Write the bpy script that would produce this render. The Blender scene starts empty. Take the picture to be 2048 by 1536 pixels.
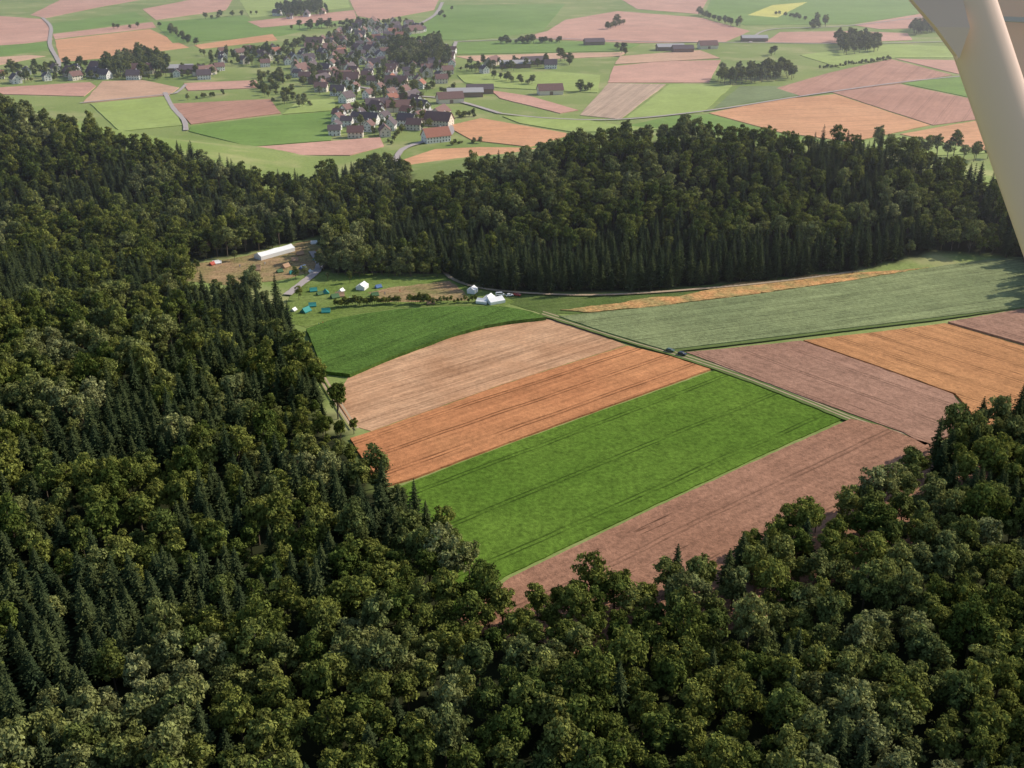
import bpy, math, random, bmesh
import numpy as np
from mathutils import Vector, noise
random.seed(7); rng=np.random.default_rng(7)
S=bpy.context.scene
S.view_settings.view_transform='Standard'; S.view_settings.look='None'; S.view_settings.exposure=0
TH=math.radians(24); F=2161.0; HC=200.0
def P(u,v,z=0.0):
    """survey: bearing read off the aerial photo -> map coordinate on the level z"""
    a=(u-1024)/F; b=(768-v)/F
    t=(HC-z)/(math.sin(TH)-b*math.cos(TH))
    return (a*t,(math.cos(TH)+b*math.sin(TH))*t)
def link(o): S.collection.objects.link(o); return o
# ---------------- terrain
BUMPS=[(135,785,300,192,44),(-520,850,400,200,58),(-330,420,260,230,12),(330,760,200,150,8)]
def terr(x,y):
    h=0
    for cx,cy,rx,ry,H in BUMPS:
        r=((x-cx)/rx)**2+((y-cy)/ry)**2
        if r<1: h+=H*(1-r)**2
    return h
# ---------------- node helpers
def newmat(name):
    m=bpy.data.materials.new(name); m.use_nodes=True; nt=m.node_tree; nt.nodes.clear()
    out=nt.nodes.new('ShaderNodeOutputMaterial'); return m,nt,out
def N(nt,t,**k):
    n=nt.nodes.new(t)
    for a,b in k.items(): setattr(n,a,b)
    return n
def mathn(nt,op,a,b=None,c=None):
    n=N(nt,'ShaderNodeMath',operation=op)
    for i,x in enumerate((a,b,c)):
        if x is None: continue
        if isinstance(x,(int,float)): n.inputs[i].default_value=x
        else: nt.links.new(x,n.inputs[i])
    return n.outputs[0]
def mixc(nt,f,a,b,bt='MIX'):
    n=N(nt,'ShaderNodeMix',data_type='RGBA',blend_type=bt)
    for i,x in ((0,f),(6,a),(7,b)):
        if isinstance(x,(int,float)): n.inputs[i].default_value=x
        elif isinstance(x,tuple): n.inputs[i].default_value=(*x[:3],1)
        else: nt.links.new(x,n.inputs[i])
    return n.outputs[2]
def noisen(nt,vec,scale,detail=3,rough=.55):
    n=N(nt,'ShaderNodeTexNoise'); n.inputs['Scale'].default_value=scale; n.inputs['Detail'].default_value=detail
    n.inputs['Roughness'].default_value=rough
    if vec is not None: nt.links.new(vec,n.inputs['Vector'])
    return n.outputs['Fac']
def ramp(nt,f,lo,hi):
    n=N(nt,'ShaderNodeMapRange'); nt.links.new(f,n.inputs[0]); n.inputs[1].default_value=lo; n.inputs[2].default_value=hi
    return n.outputs[0]
def bsdf(nt,out,col,rough=.9,spec=.2,bump=None,bd=.5):
    p=N(nt,'ShaderNodeBsdfPrincipled'); p.inputs['Roughness'].default_value=rough
    p.inputs['Specular IOR Level'].default_value=spec
    if isinstance(col,tuple): p.inputs['Base Color'].default_value=(*col,1)
    else: nt.links.new(col,p.inputs['Base Color'])
    if bump is not None:
        b=N(nt,'ShaderNodeBump'); b.inputs['Distance'].default_value=bd; b.inputs['Strength'].default_value=1
        nt.links.new(bump,b.inputs['Height']); nt.links.new(b.outputs[0],p.inputs['Normal'])
    nt.links.new(p.outputs[0],out.inputs['Surface']); return p
def plain(name,col,rough=.8,spec=.3,var=.12,scale=1.5):
    m,nt,out=newmat(name); g=N(nt,'ShaderNodeTexCoord')
    f=noisen(nt,g.outputs['Object'],scale)
    c=mixc(nt,f,tuple(x*(1-var) for x in col),tuple(min(1,x*(1+var)) for x in col))
    bsdf(nt,out,c,rough,spec); return m
def fieldmat(name,c1,c2,ang,tram=18,tramdark=.55,streak=.25,grain=.3,patch=0,bump=.3,big=.012,near=True):
    m,nt,out=newmat(name); g=N(nt,'ShaderNodeNewGeometry'); pos=g.outputs['Position']
    mp=N(nt,'ShaderNodeVectorRotate',rotation_type='Z_AXIS'); nt.links.new(pos,mp.inputs['Vector']); mp.inputs['Angle'].default_value=-ang
    sc=N(nt,'ShaderNodeVectorMath',operation='MULTIPLY'); nt.links.new(mp.outputs[0],sc.inputs[0]); sc.inputs[1].default_value=(.012,.38,.1)
    f1=ramp(nt,noisen(nt,pos,big,5,.62),.33,.67)
    st=noisen(nt,sc.outputs[0],1,5,.7)
    gr=noisen(nt,pos,.55 if near else .2,5,.75)
    md2=noisen(nt,pos,.09 if near else .02,5,.7)
    col=mixc(nt,f1,c1,c2)
    k=mathn(nt,'ADD',mathn(nt,'MULTIPLY',mathn(nt,'SUBTRACT',st,.5),streak*6),mathn(nt,'MULTIPLY',mathn(nt,'SUBTRACT',gr,.5),grain*6))
    k=mathn(nt,'ADD',k,mathn(nt,'MULTIPLY',mathn(nt,'SUBTRACT',md2,.5),.7))
    k=mathn(nt,'MAXIMUM',mathn(nt,'ADD',k,1),.15)
    cc=N(nt,'ShaderNodeVectorMath',operation='SCALE'); nt.links.new(col,cc.inputs[0]); nt.links.new(k,cc.inputs['Scale'])
    col=cc.outputs[0]
    if tram:
        sp=N(nt,'ShaderNodeSeparateXYZ'); nt.links.new(mp.outputs[0],sp.inputs[0])
        wob=mathn(nt,'MULTIPLY',noisen(nt,pos,.02,2),3)
        y=mathn(nt,'ADD',sp.outputs[1],wob)
        md=mathn(nt,'PINGPONG',y,tram/2)
        l=mathn(nt,'LESS_THAN',mathn(nt,'ABSOLUTE',mathn(nt,'SUBTRACT',md,1.0)),.4)
        brk=ramp(nt,noisen(nt,pos,.05,4,.7),.32,.56)
        col=mixc(nt,mathn(nt,'MULTIPLY',mathn(nt,'MULTIPLY',l,brk),tramdark),col,tuple(x*.3 for x in c1))
    if patch:
        pf=ramp(nt,noisen(nt,sc.outputs[0],1.2,5,.7),.60,.66)
        pm=mathn(nt,'MULTIPLY',pf,mathn(nt,'MULTIPLY',ramp(nt,noisen(nt,pos,.045,3),.5,.57),patch))
        col=mixc(nt,pm,col,tuple(x*.3 for x in c1))
    bsdf(nt,out,col,.95,.05,bump=gr if bump else None,bd=bump); return m
def mesh_obj(name,verts,faces,mats,mi=None,parent=None,smooth=False):
    me=bpy.data.meshes.new(name); me.from_pydata(verts,[],faces)
    for m in mats: me.materials.append(m)
    if mi is not None: me.polygons.foreach_set('material_index',mi)
    if smooth: me.polygons.foreach_set('use_smooth',[True]*len(me.polygons))
    me.update(); o=bpy.data.objects.new(name,me); link(o)
    if parent: o.parent=parent
    return o
# ---------------- polygons
def inpoly(x,y,poly):
    c=False; n=len(poly); j=n-1
    for i in range(n):
        xi,yi=poly[i]; xj,yj=poly[j]
        if (yi>y)!=(yj>y) and x<(xj-xi)*(y-yi)/(yj-yi)+xi: c=not c
        j=i
    return c
def PP(l,z=None): return [P(p[0],p[1],(p[2] if len(p)>2 else 0) if z is None else z) for p in l]
FOR_MAIN=PP([(-420,1900,15),(2500,1900,15),(2500,640,22),(2150,725,22),(2048,752,22),(1960,775,22),(1890,815,20),(1850,860,18),(1800,915,17),(1720,955,16),
 (1620,1000,15),(1520,1030,15),(1420,1085,15),(1280,1120,15),(1130,1130,15),(1030,1165,15),(985,1130,15),(925,1060,15),(860,1000,15),(800,962,14),(755,935,9),(690,870,6),
 (632,800,2),(630,735,12),(612,690,15),(588,650,15),(570,610,16),(560,575,16),(500,545,16),(375,560,16),(365,505,12),(360,525,0),(440,517,0),(520,503,0),(610,478,0),(650,470,0),(650,540,0),(700,552,0),(880,546,0),
 (930,566,0),(1000,584,0),(1100,588,0),(1300,582,0),(1500,565,0),(1700,545,0),(1880,515,0),(2025,520,0),(2066,545,0),(2066,612,0),(2300,670,0),(2900,560,0),
 (2900,330,40),(2048,330,42),(1990,320,42),(1750,297,42),(1600,278,50),(1500,268,52),(1350,250,55),(1140,277,46),(960,322,34),(850,352,28),(815,354,24),(815,322,20),(760,300,22),(600,317,26),(500,307,30),(370,270,38),(260,247,48),(200,217,58),(100,192,66),(0,177,70),(-250,165,66),(-700,300,40)])
YOUNG=PP([(450,815,6),(640,800,6),(700,850,6),(800,935,8),(700,940,8),(560,880,8)])
COPSES=[PP([(1665,82),(1740,78),(1765,104),(1690,112)]),PP([(1430,158),(1560,140),(1600,158),(1450,172)]),
 PP([(200,140),(280,112),(340,128),(330,150),(215,158)]),PP([(770,95),(880,90),(900,130),(800,140)]),PP([(1815,60),(1900,40),(1900,62),(1830,72)]),
 PP([(550,22),(640,10),(650,22),(570,34)]),PP([(1740,300),(1990,318),(1960,325),(1750,306)])]
def in_forest(x,y): return inpoly(x,y,FOR_MAIN)
# ---------------- ground
def axis(lo,hi,step,out):
    a=list(np.arange(lo,hi+.1,step)); 
    s=step; x=lo
    L=[]
    while x>-out: s*=1.6; x-=s; L.append(x)
    s=step; x=a[-1]; R=[]
    while x<out: s*=1.6; x+=s; R.append(x)
    return L[::-1]+a+R
xs=axis(-920,700,8,9000); ys=axis(60,1220,8,9000)
gv=[];fv=[]
for y in ys:
    for x in xs:
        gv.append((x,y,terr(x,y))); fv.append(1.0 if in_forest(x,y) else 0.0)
nx=len(xs)
gf=[(j*nx+i,j*nx+i+1,(j+1)*nx+i+1,(j+1)*nx+i) for j in range(len(ys)-1) for i in range(nx-1)]
m,nt,out=newmat('meadow_ground'); g=N(nt,'ShaderNodeNewGeometry'); pos=g.outputs['Position']
c=mixc(nt,ramp(nt,noisen(nt,pos,.006,4),.35,.65),(.20,.27,.07),(.33,.38,.13))
c=mixc(nt,ramp(nt,noisen(nt,pos,.5,4,.7),.3,.8),c,(.15,.20,.06))
c=mixc(nt,mathn(nt,'MULTIPLY',ramp(nt,noisen(nt,pos,.02,4),.5,.68),.6),c,(.42,.38,.19))
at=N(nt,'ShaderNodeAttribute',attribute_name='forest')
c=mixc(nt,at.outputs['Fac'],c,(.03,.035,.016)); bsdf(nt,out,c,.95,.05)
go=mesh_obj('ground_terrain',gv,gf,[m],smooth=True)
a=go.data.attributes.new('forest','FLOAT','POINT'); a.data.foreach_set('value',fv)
# ---------------- fields
zk=[0]
def field(name,px,mat,h=None,far=True,jit=.35):
    zk[0]+=1
    z=h if h else .03+.012*zk[0]
    pts=[Vector((*P(p[0],p[1],z),0)) for p in px]
    L=[]
    for i in range(len(pts)):
        a,b=pts[i],pts[(i+1)%len(pts)]; n=max(1,int((b-a).length/(4 if not far else 25)))
        for k in range(n):
            q=a.lerp(b,k/n); j=jit if not far else jit*2
            if k: q=q+Vector((random.uniform(-j,j),random.uniform(-j,j),0))
            L.append(q)
    n=len(L)
    v=[(q.x,q.y,z) for q in L]+[(q.x,q.y,-.05) for q in L]
    f=[tuple(range(n))]+[(i,(i+1)%n,n+(i+1)%n,n+i) for i in range(n)]
    o=mesh_obj(name,v,f,[mat])
    bm=bmesh.new(); bm.from_mesh(o.data); bmesh.ops.recalc_face_normals(bm,faces=bm.faces)
    tops=[fc for fc in bm.faces if len(fc.verts)>4]
    for t in tops:
        if t.normal.z<0: bmesh.ops.reverse_faces(bm,faces=bm.faces); break
    bmesh.ops.triangulate(bm,faces=[fc for fc in bm.faces if len(fc.verts)>4]); bm.to_mesh(o.data); bm.free()
    return o
def ang(p,q): a=P(*p); b=P(*q); return math.atan2(b[1]-a[1],b[0]-a[0])
AM=ang((825,955),(1420,738))
M_stub=fieldmat('stubble',(.40,.22,.12),(.56,.345,.205),AM,9,.25,streak=.32,grain=.2,bump=.1,big=.025)
M_wheat=fieldmat('ripe_wheat',(.43,.18,.08),(.51,.235,.105),AM,15,.8,streak=.2,grain=.2,patch=.8,bump=.3)
M_beet=fieldmat('beet_leaves',(.08,.15,.018),(.12,.20,.028),AM,27,.7,streak=.08,grain=.38,bump=.4)
M_rye=fieldmat('brown_rapeseed',(.28,.145,.09),(.34,.185,.12),AM,24,.5,streak=.14,grain=.28,patch=1,bump=.4)
M_corn=fieldmat('maize_crop',(.068,.13,.025),(.10,.175,.035),AM+.15,0,streak=.28,grain=.35,bump=.7)
AR=ang((1330,700),(2048,615))
M_rape=fieldmat('grey_green_crop',(.18,.215,.10),(.235,.27,.125),AR+.05,11,.4,streak=.22,grain=.28,bump=.4)
AB=ang((1605,685),(1905,788))
M_rye2=fieldmat('brown_rapeseed_b',(.29,.16,.11),(.36,.21,.145),AB,20,.5,streak=.14,grain=.25,patch=1)
M_wheat2=fieldmat('ripe_wheat_b',(.41,.195,.085),(.50,.25,.11),AB,18,.65,streak=.18,grain=.22,patch=1)
M_bank=fieldmat('dry_grass_bank',(.58,.29,.12),(.28,.25,.10),AR,0,streak=.2,grain=.5,big=.07)
M_verge=fieldmat('grass_verge_shadow_toned',(.08,.125,.03),(.125,.165,.05),AR,0,streak=.15,grain=.3,big=.05)  # grass greens darkened to paint in the forest edge's cast shadow
M_camp=fieldmat('trodden_grass',(.13,.19,.04),(.18,.23,.065),AR,0,streak=.15,grain=.3,big=.04)
M_campb=fieldmat('worn_camp_soil',(.36,.23,.13),(.20,.19,.07),AR,0,streak=.2,grain=.4,big=.05)
field('maize_field',[(612,657),(660,640),(720,628),(800,617),(900,612),(1010,613),(1060,622),(1092,634),(1030,641),(970,650),(905,668),(850,688),(775,716),(700,748),(650,742),(630,700)],M_corn,1.9,False,.25)
field('stubble_field',[(697,754),(775,722),(850,694),(905,674),(970,657),(1030,646),(1095,637),(1120,641),(1180,662),(1252,690),(1150,722),(1000,770),(860,820),(742,862),(700,850),(670,800)],M_stub,.15,False,.2)
field('wheat_field',[(700,876),(742,863),(860,821),(1000,771),(1150,723),(1255,691),(1340,712),(1421,738),(1200,817),(1000,890),(828,955),(760,975)],M_wheat,.85,False,.2)
field('beet_field',[(800,973),(845,955),(1000,895),(1200,822),(1428,741),(1560,785),(1692,834),(1500,920),(1300,1013),(1012,1150),(900,1230)],M_beet,.5,False,.2)
field('rapeseed_field',[(900,1250),(1020,1155),(1300,1020),(1500,926),(1702,837),(1760,850),(1835,880),(2000,920),(1900,1050),(1500,1250),(1200,1320)],M_rye,1.1,False,.2)
field('green_crop_field',[(1118,632),(1300,614),(1500,590),(1720,558),(1905,528),(2048,510),(2180,500),(2200,600),(2048,613),(1700,655),(1330,699),(1200,660)],M_rape,1.2,False,.2)
field('dry_grass_bank',[(1120,619),(1240,606),(1300,594),(1360,592),(1480,564),(1560,560),(1700,536),(1760,533),(1900,510),(1945,518),(1905,527),(1720,557),(1500,589),(1300,613),(1180,624)],M_bank,.6,False,.9)
field('grass_verge_shadow_toned',[(1000,584),(1100,590),(1300,582),(1500,561),(1700,541),(1880,512),(2048,500),(2048,512),(1900,530),(1480,592),(1300,616),(1160,628),(1080,626),(1020,608)],M_verge,None,False)
field('rapeseed_field',[(1372,704),(1480,694),(1602,681),(1760,735),(1906,788),(1950,850),(1850,890),(1806,864),(1600,790)],M_rye2,1.1,False,.2)
field('wheat_field',[(1607,680),(1750,664),(1890,646),(2048,692),(2300,765),(2200,900),(1965,850),(1911,787),(1760,733)],M_wheat2,.85,False,.2)
field('rapeseed_field',[(1896,643),(2048,617),(2250,590),(2400,640),(2300,755),(2048,686)],M_rye2,1.1,False,.2)
field('camp_meadow',[(560,640),(585,580),(640,545),(880,548),(930,564),(1010,590),(1030,604),(1000,613),(900,610),(800,615),(720,626),(612,655)],M_camp,None,False)
field('camp_worn_ground',[(735,585),(780,575),(900,562),(930,585),(940,600),(850,603),(760,604)],M_campb,None,False,.8)
field('camp_clearing',[(340,560),(380,528),(460,518),(540,500),(620,480),(650,500),(640,540),(560,560),(450,570)],M_campb,None,False,.8)
def fm(n,c1,c2,a=0,tr=0,st=.1): return fieldmat(n,c1,c2,a,tr,.4,streak=st,grain=.1,bump=0,big=.004,near=False)
tan=fm('far_stubble',(.50,.31,.21),(.58,.38,.26),.4); pink=fm('far_pink_cereal',(.48,.265,.20),(.58,.34,.26),-.3)
org=fm('far_wheat',(.55,.28,.15),(.62,.34,.19),.2,24); brn=fm('far_brown_cereal',(.40,.215,.155),(.48,.27,.20),1.1,24)
grn=fm('far_maize',(.15,.245,.055),(.20,.295,.08),.1); gr2=fm('far_meadow',(.29,.36,.10),(.34,.41,.14),.7); yel=fm('far_yellow_crop',(.55,.52,.12),(.6,.56,.16),.2)
dst=fm('far_striped_stubble',(.42,.30,.22),(.52,.38,.28),1.25,14,.2); dgr=fm('far_dark_crop',(.17,.22,.10),(.21,.25,.12),.8)
D=[('cereal_field',pink,[(-200,32),(0,32),(85,38),(100,50),(105,80),(0,93),(-200,100)]),('cereal_field',org,[(110,80),(300,58),(378,95),(200,117),(120,124)]),
('cereal_field',pink,[(120,0),(280,0),(200,14),(92,36),(60,30)]),('meadow_field',grn,[(95,48),(270,24),(300,42),(105,66)]),('cereal_field',pink,[(106,68),(305,44),(312,55),(110,78)]),
('maize_field',grn,[(-100,98),(95,84),(98,100),(0,112),(-100,118)]),('cereal_field',tan,[(-100,120),(60,110),(92,112),(0,130),(-100,135)]),
('cereal_field',pink,[(285,18),(420,-8),(470,-8),(452,20),(312,40)]),('maize_field',grn,[(315,44),(490,30),(520,56),(700,42),(560,72),(345,86),(318,56)]),('cereal_field',pink,[(495,43),(708,20),(714,37),(522,55)]),
('cereal_field',org,[(388,90),(545,68),(555,80),(402,98)]),('cereal_field',pink,[(690,-20),(885,-20),(868,20),(760,40),(715,32)]),('meadow_field',gr2,[(470,-15),(690,-20),(700,15),(500,35)]),
('maize_field',grn,[(885,10),(1130,8),(1085,62),(1000,74),(930,80),(800,78),(860,40)]),('cereal_field',pink,[(1130,40),(1235,22),(1400,35),(1500,62),(1450,84),(1280,86),(1040,76),(1095,62)]),
('cereal_field',pink,[(1225,-12),(1420,-10),(1400,28),(1275,18)]),('meadow_field',grn,[(1425,-10),(1830,-10),(1835,28),(1700,48),(1490,50),(1410,28)]),('yellow_crop_field',yel,[(1495,30),(1545,10),(1615,4),(1555,35)]),
('cereal_field',pink,[(1705,50),(1862,24),(2000,20),(2000,52),(1760,58)]),('cereal_field',pink,[(1530,84),(1560,64),(1700,62),(1815,66),(1825,80),(1650,86)]),('cereal_field',tan,[(910,112),(1120,106),(1255,104),(1240,112),(960,124)]),
('cereal_field',pink,[(1228,132),(1330,122),(1442,120),(1418,165),(1215,165)]),('striped_stubble_field',dst,[(1160,230),(1218,166),(1332,168),(1240,238)]),('meadow_field',gr2,[(1252,236),(1340,168),(1465,170),(1405,225)]),
('dark_crop_field',dgr,[(1428,216),(1480,172),(1560,172),(1596,190)]),('cereal_field',brn,[(1553,176),(1660,145),(1782,118),(1905,150),(1790,168),(1600,191)]),
('cereal_field',org,[(1418,226),(1550,200),(1670,188),(1860,250),(1702,283),(1560,264)]),('cereal_field',brn,[(1664,184),(1800,168),(1965,202),(1975,236),(1866,250)]),('cereal_field',org,[(1800,268),(1970,238),(2300,250),(2300,340),(1985,302)]),
('meadow_field',gr2,[(1690,288),(1790,271),(1985,305),(1850,312)]),('maize_field',grn,[(1804,166),(1930,150),(2100,160),(2100,205),(1955,198)]),('cereal_field',pink,[(1790,117),(1900,120),(2100,130),(2100,152),(1915,147)]),
('meadow_field',gr2,[(1600,110),(1780,88),(1950,95),(1950,115),(1790,115),(1680,135)]),
('cereal_field',tan,[(165,206),(205,162),(285,160),(358,175),(337,190),(190,204)]),('cereal_field',pink,[(-60,178),(180,164),(192,172),(168,192),(0,188)]),('meadow_field',gr2,[(180,207),(337,192),(364,250),(240,262)]),
('cereal_field',brn,[(343,207),(540,198),(562,226),(382,248)]),('maize_field',grn,[(378,262),(382,252),(565,230),(668,222),(662,280),(500,293)]),('cereal_field',pink,[(490,310),(500,294),(760,274),(768,292),(700,310)]),('cereal_field',pink,[(368,166),(512,160),(522,175),(376,181)]),
('wheat_field',org,[(893,252),(962,236),(1145,268),(1060,293),(945,280)]),('wheat_field',org,[(798,322),(870,298),(960,294),(1075,296),(960,350),(800,360)]),('cereal_field',pink,[(980,180),(1060,192),(1157,220),(1120,226),(1000,196)]),
('meadow_field',gr2,[(565,228),(600,200),(668,198),(672,220)]),('maize_field',grn,[(905,86),(1040,80),(1280,89),(1240,102),(915,108)]),('meadow_field',grn,[(1345,232),(1420,228),(1560,268),(1700,290),(1400,262),(1250,252)]),
('meadow_field',gr2,[(1005,232),(1150,236),(1240,250),(1330,258),(1150,264),(1040,246)]),('cereal_field',tan,[(1240,112),(1400,100),(1440,116),(1230,128)]),('meadow_field',gr2,[(915,150),(1100,142),(1200,150),(1195,185),(1000,175),(930,165)])]
for n,mm,px in D: field(n,px,mm)
# ---------------- roads
def strip(name,px,w,mat,z=.05,closed=False):
    zk[0]+=1; z=z+.012*zk[0]
    p=[Vector((*P(*q),0)) for q in px]
    Q=[]
    for i in range(len(p)-1):
        p0=p[max(i-1,0)];p1=p[i];p2=p[i+1];p3=p[min(i+2,len(p)-1)]
        for k in range(8):
            t=k/8; Q.append(.5*((2*p1)+(p2-p0)*t+(2*p0-5*p1+4*p2-p3)*t*t+(3*p1-p0-3*p2+p3)*t**3))
    Q.append(p[-1]); v=[]
    for i,q in enumerate(Q):
        d=(Q[min(i+1,len(Q)-1)]-Q[max(i-1,0)]); d.z=0; d.normalize(); n=Vector((-d.y,d.x,0))
        ww=w/2*random.uniform(.9,1.1)
        v+= [(*(q+n*ww).xy,z),(*(q-n*ww).xy,z)]
    f=[(2*i,2*i+1,2*i+3,2*i+2) for i in range(len(Q)-1)]
    return mesh_obj(name,v,f,[mat])
M_dirt=plain('gravel_track',(.42,.32,.21),.95,.1,.25,.3); M_road=plain('asphalt_road_far',(.40,.35,.33),.9,.1,.1,.1); M_grass=plain('track_grass',(.12,.16,.05),.95,.05,.3,.4)
TRK=[(1085,628),(1180,658),(1270,686),(1340,706),(1480,752),(1600,798),(1720,846),(1830,880)]
strip('track_verge',TRK,7.5,M_grass); 
def para(px,off): return [(u+off*.35,v-off) for u,v in px]
strip('farm_track',para(TRK,2.4),.8,M_dirt); strip('farm_track',para(TRK,-2.4),.8,M_dirt)
strip('forest_edge_road',[(885,540),(905,560),(960,578),(1050,588),(1200,592),(1400,580),(1600,560),(1800,531),(1900,510),(1960,500),(2048,514)],2.6,M_dirt)
strip('farm_track',[(1345,704),(1500,686),(1700,661),(1890,638),(2048,614)],3.0,M_grass)
strip('farm_track',[(1950,498),(1975,515),(2060,535)],3,M_dirt)
strip('camp_road',[(575,592),(600,572),(630,548),(640,530),(625,505)],5,M_road)
strip('farm_track',[(636,752),(655,785),(690,838),(705,860)],1.0,M_dirt); strip('farm_track',[(646,752),(666,785),(700,838),(716,860)],1.0,M_dirt)
strip('country_road',[(330,186),(345,215),(368,242),(372,262)],5,M_road); strip('country_road',[(372,170),(355,185),(330,190),(160,207)],4,M_road)
strip('country_road',[(85,36),(102,55),(100,90),(118,125),(112,140)],6,M_road); strip('country_road',[(885,5),(870,30),(830,52),(780,66)],7,M_road)
strip('country_road',[(912,84),(905,110),(908,132)],6,M_road); strip('country_road',[(915,84),(1100,78),(1290,84),(1500,86),(1700,88),(1900,84)],5,M_road)
strip('country_road',[(1000,228),(1100,238),(1240,240),(1420,222),(1600,194),(1800,166),(1960,150)],4,M_road)
strip('country_road',[(790,325),(806,300),(850,284),(900,270),(890,240),(850,215),(800,190),(790,150),(820,120),(905,108)],6,M_road)
strip('country_road',[(640,160),(720,175),(800,190),(900,200),(1000,228)],6,M_road); strip('country_road',[(800,190),(760,120),(740,80),(780,60)],6,M_road)
strip('country_road',[(1500,86),(1540,60),(1700,52),(1880,30)],5,M_road)
# ---------------- vegetation prototypes
def leafmat(name,cA,cB,cC,k0=.5,k1=.95,tr=.25):
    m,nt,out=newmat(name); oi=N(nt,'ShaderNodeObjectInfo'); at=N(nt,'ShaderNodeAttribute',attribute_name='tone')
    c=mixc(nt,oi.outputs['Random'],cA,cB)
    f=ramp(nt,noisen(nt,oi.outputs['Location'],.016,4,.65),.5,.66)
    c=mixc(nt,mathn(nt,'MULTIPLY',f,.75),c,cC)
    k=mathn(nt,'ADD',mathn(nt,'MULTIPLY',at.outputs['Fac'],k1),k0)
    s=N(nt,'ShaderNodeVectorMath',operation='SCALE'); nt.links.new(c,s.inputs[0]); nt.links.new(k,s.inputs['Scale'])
    d=N(nt,'ShaderNodeBsdfDiffuse'); t=N(nt,'ShaderNodeBsdfTranslucent'); mx=N(nt,'ShaderNodeMixShader'); mx.inputs[0].default_value=tr
    nt.links.new(s.outputs[0],d.inputs[0]); nt.links.new(s.outputs[0],t.inputs[0])
    nt.links.new(d.outputs[0],mx.inputs[1]); nt.links.new(t.outputs[0],mx.inputs[2]); nt.links.new(mx.outputs[0],out.inputs[0]); return m
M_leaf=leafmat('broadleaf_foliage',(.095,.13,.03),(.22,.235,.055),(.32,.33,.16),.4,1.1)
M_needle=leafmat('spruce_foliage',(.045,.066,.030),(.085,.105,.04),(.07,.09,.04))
M_bark=plain('bark',(.14,.11,.08),.95,.05)
def tube(V,Fc,pts,radii,n=6):
    b=len(V)
    for (p,r) in zip(pts,radii):
        for k in range(n):
            a=2*math.pi*k/n; V.append((p[0]+r*math.cos(a),p[1]+r*math.sin(a),p[2]))
    for i in range(len(pts)-1):
        for k in range(n):
            Fc.append((b+i*n+k,b+i*n+(k+1)%n,b+(i+1)*n+(k+1)%n,b+(i+1)*n+k))
def finish(name,V,Fc,nb,tone,leaf):
    me=bpy.data.meshes.new(name); me.from_pydata(V,[],Fc); me.materials.append(M_bark); me.materials.append(leaf)
    mi=np.ones(len(Fc),dtype=np.int32); mi[:nb]=0; me.polygons.foreach_set('material_index',mi)
    a=me.attributes.new('tone','FLOAT','POINT'); a.data.foreach_set('value',np.array(tone,dtype=np.float32)); me.update(); return me
def broadleaf(name,seed,R=5.2,H=20,base=.2,lobes=24,per=90,ls=.48):
    r=np.random.default_rng(seed); V=[];Fc=[]
    bend=r.uniform(-.5,.5,2)
    tube(V,Fc,[(0,0,-1),(bend[0]*.3,bend[1]*.3,H*.3),(bend[0],bend[1],H*.62),(bend[0]*1.2,bend[1]*1.2,H*.88)],[.34,.27,.16,.05])
    C=[]; zc=H*(base+1)/2; hz=H*(1-base)/2
    ga=2.39996
    for i in range(lobes):
        t=(i+.5)/lobes; dz=1-1.65*t+r.uniform(-.12,.12); dz=max(-.75,min(.98,dz)); rr=math.sqrt(max(0,1-dz*dz)); a=i*ga+r.uniform(-.5,.5)
        k=r.uniform(.5,.9)
        if i%6==5: k*=.4
        c=np.array([bend[0]+math.cos(a)*rr*R*k,bend[1]+math.sin(a)*rr*R*k,zc+dz*hz*k*r.uniform(.9,1.2)])
        C.append((c,r.uniform(.22,.42)*R))
    for c,lr in C[::3]:
        z0=H*r.uniform(.2,.5); 
        tube(V,Fc,[(bend[0]*.6,bend[1]*.6,z0),tuple((np.array([bend[0]*.6,bend[1]*.6,z0])*.4+c*.6)),tuple(c)],[.14,.09,.03],4)
    nb=len(Fc); tone=[0.5]*len(V)
    for c,lr in C:
        lt=r.uniform(.05,.75)
        n=int(per*(lr/(.33*R))**2)
        d=r.normal(size=(n,3)); d[:,2]=np.where(r.random(n)<.72,np.abs(d[:,2]),d[:,2]); d/=np.linalg.norm(d,axis=1)[:,None]
        rad=lr*(.55+.6*r.random(n)**.8); wob=1+.28*np.sin(d[:,0]*5+seed+lr*9)*np.cos(d[:,1]*6+d[:,2]*4)
        p=c+d*(rad*wob)[:,None]*np.array([1,1,.9])
        nn=d+r.normal(size=(n,3))*.42; nn/=np.linalg.norm(nn,axis=1)[:,None]
        t1=np.cross(nn,r.normal(size=(n,3))); t1/=np.linalg.norm(t1,axis=1)[:,None]; t2=np.cross(nn,t1)
        s=ls*r.uniform(.5,1.35,n)[:,None]
        q=np.stack([p-t1*s,p-t2*s*.6+nn*s*.15,p+t1*s,p+t2*s*.6+nn*s*.1],1).reshape(-1,3)
        b=len(V); V+=list(map(tuple,q)); Fc+=[(b+4*i,b+4*i+1,b+4*i+2,b+4*i+3) for i in range(n)]
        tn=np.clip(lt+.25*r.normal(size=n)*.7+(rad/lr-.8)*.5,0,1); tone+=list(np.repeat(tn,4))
    return finish(name,V,Fc,nb,tone,M_leaf)
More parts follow.
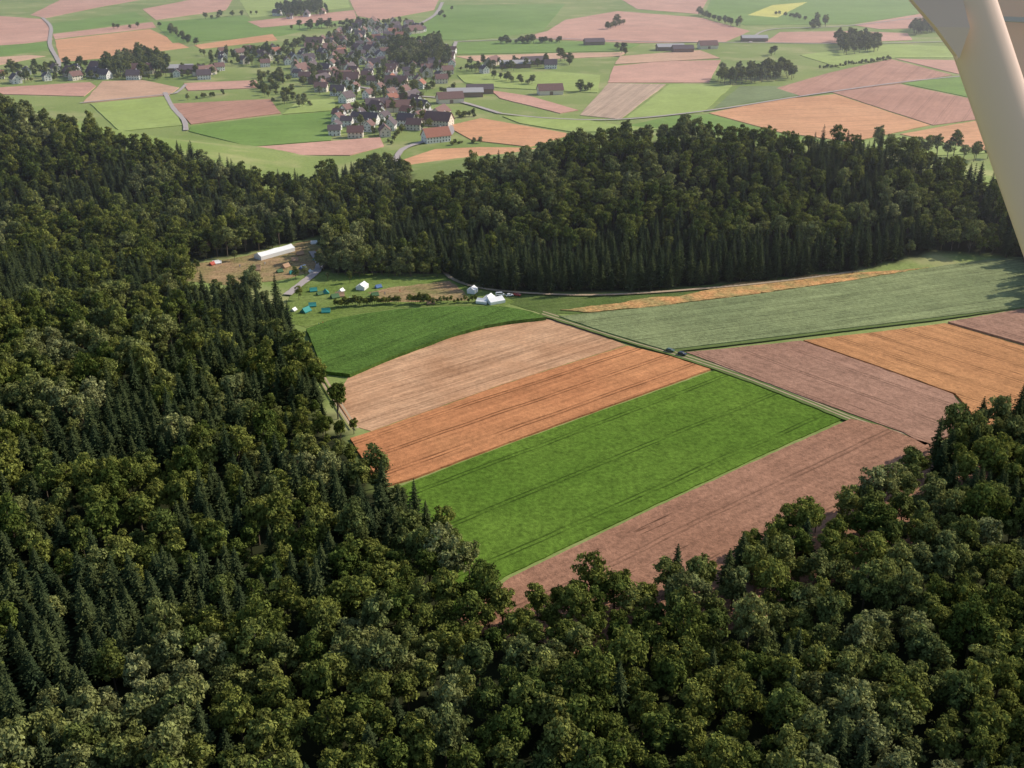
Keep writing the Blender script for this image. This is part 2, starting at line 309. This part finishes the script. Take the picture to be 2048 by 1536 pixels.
def spruce(name,seed,R=3.1,H=25,wh=24,ls=1.0):
    r=np.random.default_rng(seed); V=[];Fc=[]
    tube(V,Fc,[(0,0,-1),(0,0,H*.5),(0,0,H*.97)],[.3,.18,.03]); nb=len(Fc); tone=[.5]*len(V)
    for w in range(wh):
        f=w/(wh-1); z=H*(.12+.86*f); L0=R*(1-f**1.6)**.9+.25
        if f<.15: L0*=.7+2*f
        nbn=int(6+7*(1-f)); a0=r.uniform(0,6.28)
        for k in range(nbn):
            a=a0+6.283*k/nbn+r.uniform(-.25,.25); L=L0*r.uniform(.55,1.22); dr=r.uniform(.15,.5)
            ca,sa=math.cos(a),math.sin(a); seg=3 if L>1 else 2; tn=r.uniform(.1,.8)
            for s in range(seg):
                l0=L*s/seg; l1=L*(s+1.25)/seg; wd=(.32+.2*L)*(1-.25*s)*r.uniform(.7,1.2)*ls; tl=r.uniform(-.3,.3)*wd
                z0=z-dr*l0; z1=z-dr*l1+.12*l1*(s==seg-1)
                b=len(V); V+=[(ca*l0,sa*l0,z0+.1),(ca*(l0+l1)/2-sa*wd,sa*(l0+l1)/2+ca*wd,(z0+z1)/2-.2+tl),(ca*l1,sa*l1,z1),(ca*(l0+l1)/2+sa*wd,sa*(l0+l1)/2-ca*wd,(z0+z1)/2-.2-tl)]
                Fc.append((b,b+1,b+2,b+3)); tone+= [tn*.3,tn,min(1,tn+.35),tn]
    b=len(V); V+=[(-.15,0,H*.95),(.15,0,H*.95),(0,0,H+.3)]; Fc.append((b,b+1,b+2)); tone+=[.6]*3
    return finish(name,V,Fc,nb,tone,M_needle)
col=bpy.data.collections.new('tree_kinds')
kinds=[]
for i in range(8):
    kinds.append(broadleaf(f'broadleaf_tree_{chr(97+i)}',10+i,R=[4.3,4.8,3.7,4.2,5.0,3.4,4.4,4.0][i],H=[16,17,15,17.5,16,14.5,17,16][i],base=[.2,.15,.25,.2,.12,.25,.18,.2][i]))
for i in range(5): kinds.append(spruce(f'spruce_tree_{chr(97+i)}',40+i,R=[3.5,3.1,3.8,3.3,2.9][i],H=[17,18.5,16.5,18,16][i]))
for me in kinds:
    o=bpy.data.objects.new(me.name,me); col.objects.link(o)
def scatter(name,pts):
    me=bpy.data.meshes.new(name); me.from_pydata([p[:3] for p in pts],[],[])
    for nm,k,ty in (('rz',3,'FLOAT'),('sc',4,'FLOAT'),('sz',5,'FLOAT'),('idx',6,'INT')):
        a=me.attributes.new(nm,ty,'POINT'); a.data.foreach_set('value',[p[k] for p in pts])
    o=link(bpy.data.objects.new(name,me)); md=o.modifiers.new('scatter','NODES')
    ng=bpy.data.node_groups.new(name+'_nodes','GeometryNodeTree')
    ng.interface.new_socket('Geometry',in_out='INPUT',socket_type='NodeSocketGeometry'); ng.interface.new_socket('Geometry',in_out='OUTPUT',socket_type='NodeSocketGeometry')
    gi=ng.nodes.new('NodeGroupInput'); gt=ng.nodes.new('NodeGroupOutput'); ip=ng.nodes.new('GeometryNodeInstanceOnPoints')
    ci=ng.nodes.new('GeometryNodeCollectionInfo'); ci.inputs[0].default_value=col; ci.inputs['Separate Children'].default_value=True; ci.inputs['Reset Children'].default_value=True
    def att(n,t):
        a=ng.nodes.new('GeometryNodeInputNamedAttribute'); a.data_type=t; a.inputs[0].default_value=n
        return a.outputs['Attribute']
    cr=ng.nodes.new('ShaderNodeCombineXYZ'); er=ng.nodes.new('FunctionNodeEulerToRotation'); cs=ng.nodes.new('ShaderNodeCombineXYZ'); L=ng.links.new
    L(att('rz','FLOAT'),cr.inputs[2]); L(cr.outputs[0],er.inputs[0]); L(er.outputs[0],ip.inputs['Rotation'])
    s=att('sc','FLOAT'); L(s,cs.inputs[0]); L(s,cs.inputs[1]); L(att('sz','FLOAT'),cs.inputs[2]); L(cs.outputs[0],ip.inputs['Scale'])
    L(gi.outputs[0],ip.inputs['Points']); L(ci.outputs[0],ip.inputs['Instance']); ip.inputs['Pick Instance'].default_value=True
    L(att('idx','INT'),ip.inputs['Instance Index']); L(ip.outputs[0],gt.inputs[0]); md.node_group=ng
    return o
def tp(x,y,kind,sc,szf=1.0,z=None):
    if kind=='b': i=random.randrange(8)
    else: i=8+random.randrange(5)
    return (x,y,terr(x,y) if z is None else z,random.uniform(0,6.28),sc,sc*szf*random.uniform(.78,1.2),i)
cell={}
def ok(x,y,r):
    ci,cj=int(x//8),int(y//8)
    for a in (-1,0,1):
        for b in (-1,0,1):
            for (X,Y,RR) in cell.get((ci+a,cj+b),()):
                if (X-x)**2+(Y-y)**2<((r+RR)*.5)**2: return False
    cell.setdefault((ci,cj),[]).append((x,y,r)); return True
def nz(x,y,s,o=0): return noise.noise(Vector((x*s+o,y*s,o)))
pts=[]
vis=lambda x,y: abs(x)<(y*.9135+81)*.5+50
for _ in range(270000):
    x=random.uniform(-700,620); y=random.uniform(85,1080)
    if not vis(x,y): continue
    if not in_forest(x,y): continue
    n=nz(x,y,.012)+.6*nz(x,y,.035,5)
    if inpoly(x,y,YOUNG): 
        if ok(x,y,4.2): pts.append(tp(x,y,'b' if random.random()<.9 else 's',random.uniform(.35,.65)))
        continue
    if x<-20 and y<560: bias=-.14 if y>300 else -.25
    elif y<560: bias=-.5
    elif x<-60: bias=-.14
    else:
        bias=-.38
        if y<620+.05*x: bias=.4
        if x>230: bias=-.12
    if y<215: bias-=.12
    sp=(n+bias+random.uniform(-.32,.32))>0
    if x>150 and 330<y<480: sp=random.random()<.5
    r=4.7 if sp else 6.1
    k=1.0
    if y<700 and y>520 and x>300: k=1.4; sp=random.random()<.7
    if y<632 and y>500 and x>322: k=1.85
    edge=(x>-20 and y<620+.05*x and y>540)
    if edge: k=max(k,1.2)
    if ok(x,y,r*(1.1 if k>1.3 else 1)): pts.append(tp(x,y,'s' if sp else 'b',(random.uniform(.8,1.15) if sp else random.uniform(.7,1.2)),k))
print('forest trees',len(pts))
scatter('forest',pts)
pts=[]
for poly in COPSES:
    xx=[p[0] for p in poly];yy=[p[1] for p in poly]
    A=(max(xx)-min(xx))*(max(yy)-min(yy))
    for _ in range(int(A/50)):
        x=random.uniform(min(xx),max(xx)); y=random.uniform(min(yy),max(yy))
        if inpoly(x,y,poly) and ok(x,y,7.5): pts.append(tp(x,y,'b',random.uniform(.8,1.25)))
def row(a,b,n,sc=.6,jit=4):
    A=P(*a);B=P(*b); jit*=.7
    for i in range(n):
        t=(i+random.random()*.8)/n; x=A[0]+(B[0]-A[0])*t+random.uniform(-jit,jit); y=A[1]+(B[1]-A[1])*t+random.uniform(-jit,jit)
        pts.append(tp(x,y,'b',sc*random.uniform(.7,1.4),.8,-1.2))
row((1640,138),(1782,120),34,.42,2); row((1395,30),(1478,55),26,.9,10); row((1560,30),(1640,48),14,.9,18); row((1005,88),(1112,86),22,.9,10)
row((340,62),(392,92),18,.8,10); row((0,142),(200,132),34,.8,25); row((120,155),(330,158),26,.6,14); row((405,40),(520,28),10,.9,14); row((520,108),(640,84),24,.8,20)
row((210,60),(330,52),5,.7,10); row((880,40),(900,20),4,1,10); row((1120,120),(1150,132),5,1.1,8); row((1160,184),(1182,180),5,.95,6); row((1238,112),(1248,92),5,1,12)
row((1215,60),(1245,48),9,1,14); row((1625,60),(1652,50),6,1.1,14); row((380,200),(450,188),9,.45,6); row((1000,160),(1060,170),10,.7,14); row((930,140),(1100,130),16,.7,16)
row((520,170),(600,215),44,.65,22); row((530,150),(590,170),24,.7,22); row((690,160),(900,185),34,.6,18); row((880,240),(950,232),14,.5,7); row((680,230),(760,215),18,.55,10); row((780,290),(800,260),8,.5,6)
row((900,290),(960,285),10,.4,5); row((1540,112),(1550,108),3,1,5)
row((820,130),(905,128),22,.9,16); row((600,60),(720,50),26,.9,30); row((440,112),(560,108),16,.7,16); row((640,85),(700,60),14,.8,16)
# ---------------- houses
W=[plain('render_white',(.80,.78,.75)),plain('render_cream',(.70,.63,.53)),plain('timber_wall',(.26,.18,.13))]
RF=[plain('roof_tile_brown',(.20,.115,.10),.85,.2,.25,.8),plain('roof_tile_dark',(.13,.10,.105),.85,.2,.25,.8),plain('roof_tile_red',(.34,.145,.10),.85,.2,.25,.8)]
GL=plain('window_glass',(.05,.06,.07),.2,.5); M_grey=plain('fibre_cement_roof',(.42,.40,.40),.8,.2)
def boxf(V,Fc,MI,x0,x1,y0,y1,z0,z1,mi):
    b=len(V); V+=[(x0,y0,z0),(x1,y0,z0),(x1,y1,z0),(x0,y1,z0),(x0,y0,z1),(x1,y0,z1),(x1,y1,z1),(x0,y1,z1)]
    for f in ((0,3,2,1),(4,5,6,7),(0,1,5,4),(1,2,6,5),(2,3,7,6),(3,0,4,7)): Fc.append(tuple(b+i for i in f)); MI.append(mi)
def house_mesh(name,w,l,h,rh,wall,roof,barn=False):
    V=[];Fc=[];MI=[]
    b=len(V); V+=[(-l/2,-w/2,-.3),(l/2,-w/2,-.3),(l/2,w/2,-.3),(-l/2,w/2,-.3),(-l/2,-w/2,h),(l/2,-w/2,h),(l/2,w/2,h),(-l/2,w/2,h),(-l/2,0,h+rh),(l/2,0,h+rh)]
    for f in ((0,1,5,4),(2,3,7,6),(1,2,6,9,5),(3,0,4,8,7)): Fc.append(tuple(b+i for i in f)); MI.append(0)
    o=.8; k=rh/(w/2)
    for s in (-1,1):
        ye=s*(w/2+o); ze=h-o*k; b=len(V)
        for x in (-l/2-o,l/2+o):
            V+=[(x,ye,ze+.05),(x,0,h+rh+.05),(x,ye,ze+.35),(x,0,h+rh+.35)]
        for f in ((0,1,5,4),(2,6,7,3),(0,4,6,2),(0,2,3,1),(4,5,7,6)): Fc.append(tuple(b+i for i in f)); MI.append(1)
    if not barn:
        boxf(V,Fc,MI,l*.2,l*.2+.9,.6,1.5,h+rh*.6,h+rh+1.1,0)
        for s in (-1,1):
            for fl in range(int(h//2.7)):
                n=int(l//3)
                for i in range(n):
                    x=-l/2+l*(i+.5)/n; z=1+fl*2.7
                    if fl==0 and i==n//2 and s<0: boxf(V,Fc,MI,x-.5,x+.5,s*w/2-.04,s*w/2+.04,0,2.1,3)
                    else: boxf(V,Fc,MI,x-.55,x+.55,s*w/2-.04,s*w/2+.04,z,z+1.3,2)
            for i in (-1,1):
                boxf(V,Fc,MI,s*l/2-.04,s*l/2+.04,i*w*.22-.5,i*w*.22+.5,1,2.3,2)
                boxf(V,Fc,MI,s*l/2-.04,s*l/2+.04,i*w*.22-.5,i*w*.22+.5,3.7,5.0,2)
            boxf(V,Fc,MI,s*l/2-.04,s*l/2+.04,-.5,.5,h+.6,h+1.7,2)
    else:
        boxf(V,Fc,MI,-2,2,-w/2-.05,-w/2+.05,0,4,3)
        for i in range(int(l//5)):
            x=-l/2+2.5+5*i; boxf(V,Fc,MI,x-.8,x+.8,w/2-.05,w/2+.05,2.5,3.5,2)
    me=bpy.data.meshes.new(name); me.from_pydata(V,[],Fc)
    for mm in (wall,roof,GL,W[2]): me.materials.append(mm)
    me.polygons.foreach_set('material_index',MI); me.update(); return me
HM=[house_mesh('village_house',9,12,6,4,W[0],RF[0]),house_mesh('village_house',10,14,6,4.6,W[1],RF[0]),house_mesh('village_house',9,11,6,3.6,W[0],RF[1]),
 house_mesh('village_house',11,16,6,5.5,W[0],RF[1]),house_mesh('village_house',9.5,13,6,4.2,W[0],RF[2]),house_mesh('farmhouse',14,26,6,7,W[1],RF[0])]
BM=[house_mesh('barn',15,30,5.5,4.5,W[2],RF[1],True),house_mesh('barn',18,40,5.5,3.5,W[2],M_grey,True),house_mesh('barn',14,28,5.5,6,W[1],RF[0],True)]
hc=[]
def put(me,u,v,rot,name=None):
    x,y=P(u,v); o=link(bpy.data.objects.new(name or me.name.split('.')[0],me)); o.location=(x,y,0); o.rotation_euler=(0,0,rot); hc.append((x,y)); return o
big=house_mesh('white_farmhouse',13,24,6.2,6.5,W[0],RF[2])
put(big,872,283,.5,'white_farmhouse')
for u,v,i,r in ((930,192,1,.1),(900,205,2,.3),(960,186,0,.1),(820,200,0,1.2),(800,222,2,.2),(760,215,0,.2),(1365,104,0,.1),(1340,100,1,.1),(1415,97,2,.2),(1508,82,1,0),(1188,90,0,.2),(1030,134,1,.1),(985,130,2,1.2),
  (385,146,0,.1),(410,150,2,1),(355,143,1,.2),(1065,128,0,.3),(690,160,2,.4),(640,165,0,1.2),(880,235,2,1.3),(1100,188,2,.2)): 
    o=put(BM[i],u,v,r,'barn')
VILL=[(PP([(590,150),(585,120),(640,85),(720,50),(800,45),(850,62),(800,85),(870,100),(905,100),(905,165),(840,170),(850,205),(800,215),(740,200),(690,205),(640,190)]),24),
 (PP([(665,250),(690,225),(760,215),(850,210),(885,235),(880,262),(790,275),(670,275)]),19),(PP([(-60,152),(200,140),(215,160),(80,166),(-60,172)]),25),(PP([(230,150),(330,140),(440,140),(440,158),(240,160)]),34),
 (PP([(400,110),(560,100),(600,120),(560,135),(420,130)]),32),(PP([(550,30),(650,15),(660,30),(570,40)]),50),(PP([(930,135),(1110,125),(1110,138),(930,150)]),45)]
for poly,spc in VILL:
    xx=[p[0] for p in poly];yy=[p[1] for p in poly]; A=(max(xx)-min(xx))*(max(yy)-min(yy))
    for _ in range(int(A/60)):
        x=random.uniform(min(xx),max(xx)); y=random.uniform(min(yy),max(yy))
        if not inpoly(x,y,poly): continue
        if any((x-a)**2+(y-b)**2<spc**2 for a,b in hc): 
            if random.random()<.35 and all((x-a)**2+(y-b)**2>9.5**2 for a,b in hc) and ok(x,y,6.5): pts.append(tp(x,y,'b',random.uniform(.4,.9)))
            continue
        me=random.choices(HM,[4,3,4,3,1.5,1])[0]
        o=link(bpy.data.objects.new(me.name.split('.')[0],me)); o.location=(x,y,0)
        o.rotation_euler=(0,0,.5*nz(x,y,.004)*3+random.choice((0,1.57))+random.uniform(-.15,.15)); hc.append((x,y))
print('houses',len(hc))
scatter('distant_trees',pts)
def single(kind,i,u,v,sc,name,sz=1):
    x,y=P(u,v); o=link(bpy.data.objects.new(name,kinds[i])); o.location=(x,y,terr(x,y)); o.scale=(sc,sc,sc*sz); o.rotation_euler=(0,0,random.uniform(0,6)); return o
single('b',2,676,838,1,'broadleaf_tree',1.2); single('b',5,708,868,.5,'broadleaf_tree'); single('b',3,655,520,1.2,'broadleaf_tree',1.1); single('b',1,680,500,1.3,'broadleaf_tree',1.15)
pts=[]
for i in range(46):
    u=672+i*4.3; 
    if 800<u<815: continue
    x,y=P(u,616-8*abs(math.sin(i*.05))+random.uniform(-2,2)); pts.append(tp(x,y,'b',random.uniform(.25,.4),.9))
for i in range(14):
    x,y=P(860+i*7,606+random.uniform(-2,2)); pts.append(tp(x,y,'b',random.uniform(.18,.3),.9))
for i in range(80):
    x,y=P(random.uniform(640,900),random.uniform(536,555)); pts.append(tp(x,y,'b',random.uniform(.35,.65)))
for u,v in ((598,600),(592,560),(610,555),(470,522),(395,545),(655,560),(700,566)): 
    x,y=P(u,v); pts.append(tp(x,y,'b',random.uniform(.3,.5)))
scatter('hedge',pts)
# ---------------- tents, vehicles, people
def fabric(n,c): return plain(n,c,.7,.2,.08,2)
T_t=fabric('teal_canvas',(.045,.27,.24)); T_w=fabric('white_canvas',(.8,.8,.78)); T_b=fabric('sand_canvas',(.45,.28,.17)); T_bl=fabric('blue_canvas',(.10,.18,.36)); T_g=fabric('olive_canvas',(.08,.16,.07)); T_r=fabric('red_canvas',(.45,.09,.06))
M_pole=plain('pole_wood',(.3,.2,.1))
def tent(name,u,v,l,w,h,wall,mat,rot):
    """ridge tent: sagging roof sheets, low walls, door flap, poles and guy lines"""
    V=[];Fc=[];MI=[]
    nseg=max(2,int(l/3)); 
    for i in range(nseg+1):
        x=-l/2+l*i/nseg; sag=-.12*h*math.sin(math.pi*((i*2)%nseg)/nseg)*.6
        V+=[(x,-w/2,0),(x,-w/2-.15,wall),(x,-w*.24,(wall+h)/2-.12),(x,0,h+sag),(x,w*.24,(wall+h)/2-.12),(x,w/2+.15,wall),(x,w/2,0)]
    for i in range(nseg):
        for k in range(6): Fc.append((7*i+k,7*(i+1)+k,7*(i+1)+k+1,7*i+k+1)); MI.append(0)
    e=7*nseg; Fc.append(tuple(range(7))); MI.append(0); Fc.append(tuple(e+k for k in range(7))); MI.append(0)
    b=len(V); V+=[(l/2+.04,-w*.16,0),(l/2+.04,w*.16,0),(l/2+.04,0,h*.8)]; Fc.append((b,b+1,b+2)); MI.append(1)
    for sx in (-1,1): boxf(V,Fc,MI,sx*l/2-.06,sx*l/2+.06,-.06,.06,h-.05,h+.35,2)
    for sx in (-1,1):
        for sy in (-1,1): 
            b=len(V); V+=[(sx*l/2,sy*(w/2+.15),wall),(sx*l/2,sy*(w/2+.15),wall-.06),(sx*(l/2+.8),sy*(w/2+1.2),0)]; Fc.append((b,b+1,b+2)); MI.append(2)
    o=mesh_obj(name,V,Fc,[mat,T_g,M_pole],MI); x,y=P(u,v); o.location=(x,y,.27); o.rotation_euler=(0,0,rot); return o
tent('marquee_tent',550,510,26,7,4.2,2.4,T_w,.85)
tent('frame_tent',725,578,6.5,5,3.6,2,T_w,1.3); tent('frame_tent',945,586,5,4.5,3.8,2.2,T_w,1.2)
for u,v,mt,s,r in ((627,583,T_t,.9,.3),(652,587,T_t,.9,1.9),(683,584,T_w,.8,1.2),(612,624,T_t,1.1,1.0),(625,613,T_t,.9,.2),(652,625,T_t,1,.1),(586,548,T_t,.9,.4),(606,538,T_bl,.9,1),(590,522,T_b,.9,.2),(632,520,T_t,.8,1.3),(628,488,T_w,.9,.4),
   (512,540,T_b,1.3,.1),(432,528,T_w,.9,.5),(425,530,T_r,.8,1),(438,527,T_w,.7,.2),(670,596,T_g,1,.6),(640,590,T_g,.8,.6),(588,622,T_w,.7,1.2),(757,576,T_bl,.8,.6),(560,545,T_g,.8,.6),(572,535,T_b,1,.9),(600,510,T_b,1,.5),(636,505,T_r,.6,.3),(680,593,T_b,1.1,.2),(750,592,T_g,.9,.4),(622,545,T_w,.7,2),(862,608,T_b,.9,.2)):
    tent('ridge_tent',u,v,4.6*s,3.4*s,2.4*s,.5,mt,r)
tent('canopy_tent',990,605,9,7,3.2,1.6,T_w,.5); tent('canopy_tent',965,606,6,5,2.6,1.4,T_w,-.3); tent('canopy_tent',978,600,6,5,3,1.4,T_w,1.2)
def lathe_wheel(V,Fc,MI,x,y,r,w,mi):
    b=len(V); n=14
    for s in (-w/2,w/2):
        for k in range(n): a=6.2832*k/n; V.append((x+r*math.cos(a),y+s,r+r*math.sin(a)))
    for k in range(n): Fc.append((b+k,b+(k+1)%n,b+n+(k+1)%n,b+n+k)); MI.append(mi)
    Fc.append(tuple(b+k for k in range(n))); MI.append(mi); Fc.append(tuple(b+n+k for k in range(n))); MI.append(mi)
M_tyre=plain('tyre',(.03,.03,.03)); M_gl=plain('car_glass',(.03,.04,.05),.1,.6,.05)
def car(name,u,v,paint,rot,van=False):
    V=[];Fc=[];MI=[]
    if van: side=[(-2.4,.35),(-2.45,1.15),(-2.3,2.0),(1.2,2.05),(1.95,1.25),(2.4,1.0),(2.45,.35)]; win=[(-2.1,1.2),(-2.05,1.8),(1.1,1.85),(1.7,1.25)]
    else: side=[(-2.1,.32),(-2.15,.9),(-1.9,1.0),(-1.35,1.43),(.35,1.45),(1.0,.98),(2.05,.82),(2.15,.34)]; win=[(-1.6,1.0),(-1.2,1.36),(.3,1.37),(.8,1.0)]
    n=len(side)
    for s in (-1,1):
        for x,z in side: V.append((x,s*(.86 if z<1.05 else .68+(.12 if van else 0)),z))
    Fc.append(tuple(range(n))); MI.append(0); Fc.append(tuple(n+k for k in range(n))); MI.append(0)
    for k in range(n): 
        Fc.append((k,(k+1)%n,n+(k+1)%n,n+k)); g=(k in (2,4)) if not van else (k in (3,)); MI.append(1 if g else 0)
    for s in (-1,1):
        b=len(V); V+= [(x,s*(.89 if z<1.05 else .74+(.12 if van else 0)),z) for x,z in win]; Fc.append((b,b+1,b+2,b+3)); MI.append(1)
        for x in (-1.35,1.35): lathe_wheel(V,Fc,MI,x,s*.8,.33,.22,2)
    o=mesh_obj(name,V,Fc,[paint,M_gl,M_tyre],MI); x,y=P(u,v); o.location=(x,y,.27 if v<600 else 1.0); o.rotation_euler=(0,0,rot); return o
pw=plain('white_paint',(.78,.78,.78),.3,.5,.03); pr=plain('red_paint',(.4,.05,.04),.3,.5,.03); pd=plain('dark_paint',(.03,.04,.06),.3,.5,.03); pg=plain('green_paint',(.08,.14,.11),.3,.5,.03)
car('van',1000,592,pw,.1,True); car('parked_car',1019,593,pw,.4); car('parked_car',1034,592,pr,2.6); car('parked_car',1340,706,pg,-.5); car('parked_car',1364,713,pd,-.6)
def person(u,v,mat,rot):
    me=bpy.data.meshes.new('person')
    j=[(0,0,.95),(0,0,1.2),(0,0,1.45),(0,0,1.55),(0,.02,1.68),(.2,0,1.42),(.27,.03,1.15),(.3,.1,.9),(-.2,0,1.42),(-.27,.0,1.15),(-.28,.06,.9),(.1,0,.88),(.12,.08,.5),(.13,0,.05),(-.1,0,.88),(-.12,-.05,.5),(-.14,-.15,.05),(.13,.15,.03),(-.14,0,.03)]
    e=[(0,1),(1,2),(2,3),(3,4),(2,5),(5,6),(6,7),(2,8),(8,9),(9,10),(0,11),(11,12),(12,13),(0,14),(14,15),(15,16),(13,17),(16,18)]
    R=[.15,.14,.15,.055,.11,.065,.05,.035,.065,.05,.035,.1,.07,.05,.1,.07,.05,.04,.04]
    me.from_pydata(j,e,[]); o=link(bpy.data.objects.new('person',me)); md=o.modifiers.new('skin','SKIN')
    for i,s in enumerate(me.skin_vertices[0].data if me.skin_vertices else []): s.radius=(R[i],R[i])
    o.modifiers.new('s','SUBSURF').levels=1; me.materials.append(mat)
    x,y=P(u,v); o.location=(x,y,.27); o.rotation_euler=(0,0,rot)
for u,v,mm,r in ((642,652,pd,0),(646,650,T_r,1),(638,653,T_bl,2),(700,600,T_w,1),(770,590,T_bl,2),(800,585,T_r,1),(530,530,T_w,0),(480,535,T_bl,1),(900,600,T_r,0)): person(u,v,mm,r)
# ---------------- aircraft strut + wing underside (camera rides in the aircraft)
fw=Vector((0,math.cos(TH),-math.sin(TH))); up=Vector((0,math.sin(TH),math.cos(TH))); rt=Vector((1,0,0)); C0=Vector((0,0,HC))
def Q(u,v,d): return C0+d*(fw+rt*((u-1024)/F)+up*((768-v)/F))
M_cream=plain('cream_aircraft_paint',(.74,.53,.43),.4,.4,.04,6); M_wing=plain('cream_wing_paint',(.90,.58,.38),.7,.1,.04,6); M_steel=plain('bare_metal',(.5,.45,.4),.4,.4)
A=Q(1890,-120,2.0); B=Q(2215,830,2.3); ax=(B-A).normalized(); sd=ax.cross(fw).normalized(); dp=ax.cross(sd)
V=[];Fc=[];MI=[]; n=28; st=12
for i in range(st+1):
    c=A.lerp(B,i/st)
    for k in range(n):
        a=6.2832*k/n
        V.append(tuple(c+sd*(.056*math.cos(a))+dp*(.026*math.sin(a))))
for i in range(st):
    for k in range(n): Fc.append((i*n+k,i*n+(k+1)%n,(i+1)*n+(k+1)%n,(i+1)*n+k)); MI.append(0)
so=bpy.data.objects.new('aircraft_wing_strut',None); link(so)
mesh_obj('strut_tube',V,Fc,[M_cream],MI,so,True)
def slab(name,pts,thick,mat):
    nrm=(pts[1]-pts[0]).cross(pts[2]-pts[0]).normalized()*thick; k=len(pts)
    V=[tuple(p) for p in pts]+[tuple(p+nrm) for p in pts]
    Fc=[tuple(range(k)),tuple(range(2*k-1,k-1,-1))]+[(i,(i+1)%k,k+(i+1)%k,k+i) for i in range(k)]
    o=mesh_obj(name,V,Fc,[mat],parent=so); bv=o.modifiers.new('b','BEVEL'); bv.width=.004; bv.segments=2; return o
slab('strut_fairing',[Q(1790,-60,2.02),Q(1822,0,2.02),Q(1870,55,2.02),Q(1912,112,2.03),Q(1930,60,2.02),Q(1900,-60,2.02)],.012,M_cream)
slab('wing_skin',[Q(1900,-260,2.5),Q(2600,-260,2.5),Q(2600,330,2.2),Q(2010,330,2.3)],.02,M_wing)
slab('wing_seam',[Q(1940,32,2.34),Q(2400,50,2.3),Q(2400,56,2.3),Q(1940,38,2.34)],.004,M_steel)
V=[];Fc=[]; a=Q(1999,340,2.35); b_=Q(2060,510,2.35)
for c in (a,b_):
    for k in range(8): t=6.2832*k/8; V.append(tuple(c+sd*.0045*math.cos(t)+dp*.0045*math.sin(t)))
Fc=[(k,(k+1)%8,8+(k+1)%8,8+k) for k in range(8)]
mesh_obj('rear_strut_rod',V,Fc,[M_steel],parent=so)  # thin silver rod, second strut piece behind the main one
# ---------------- haze: humid summer air lying over the valley, away from the near wood
m,nt,out=newmat('summer_haze'); vs=N(nt,'ShaderNodeVolumeScatter'); vs.inputs['Color'].default_value=(.90,.88,1,1); vs.inputs['Density'].default_value=.00016; vs.inputs['Anisotropy'].default_value=.6
nt.links.new(vs.outputs[0],out.inputs['Volume'])
V=[];Fc=[];MI=[]; boxf(V,Fc,MI,-7000,7000,430,7000,-20,260,0); mesh_obj('haze_air',V,Fc,[m])
# ---------------- light
az=math.radians(66); el=math.radians(34)
s=Vector((math.sin(az)*math.cos(el),math.cos(az)*math.cos(el),math.sin(el)))
ld=bpy.data.lights.new('sun','SUN'); ld.energy=5; ld.angle=math.radians(.5); ld.color=(1,.90,.77)
lo=link(bpy.data.objects.new('sun',ld)); lo.rotation_euler=s.to_track_quat('Z','Y').to_euler(); lo.location=(0,0,400)
w=bpy.data.worlds.new('World'); S.world=w; w.use_nodes=True; nt=w.node_tree; bg=nt.nodes['Background']
sky=nt.nodes.new('ShaderNodeTexSky'); sky.sky_type='NISHITA'; sky.sun_disc=False; sky.sun_elevation=el; sky.sun_rotation=az
nt.links.new(sky.outputs[0],bg.inputs[0]); bg.inputs[1].default_value=.15
cd=bpy.data.cameras.new('camera'); cd.sensor_width=36; cd.lens=36*F/2048; cd.clip_end=30000; cd.clip_start=.05
co=link(bpy.data.objects.new('camera',cd)); co.location=(0,0,HC); co.rotation_euler=(math.pi/2-TH,0,0); S.camera=co
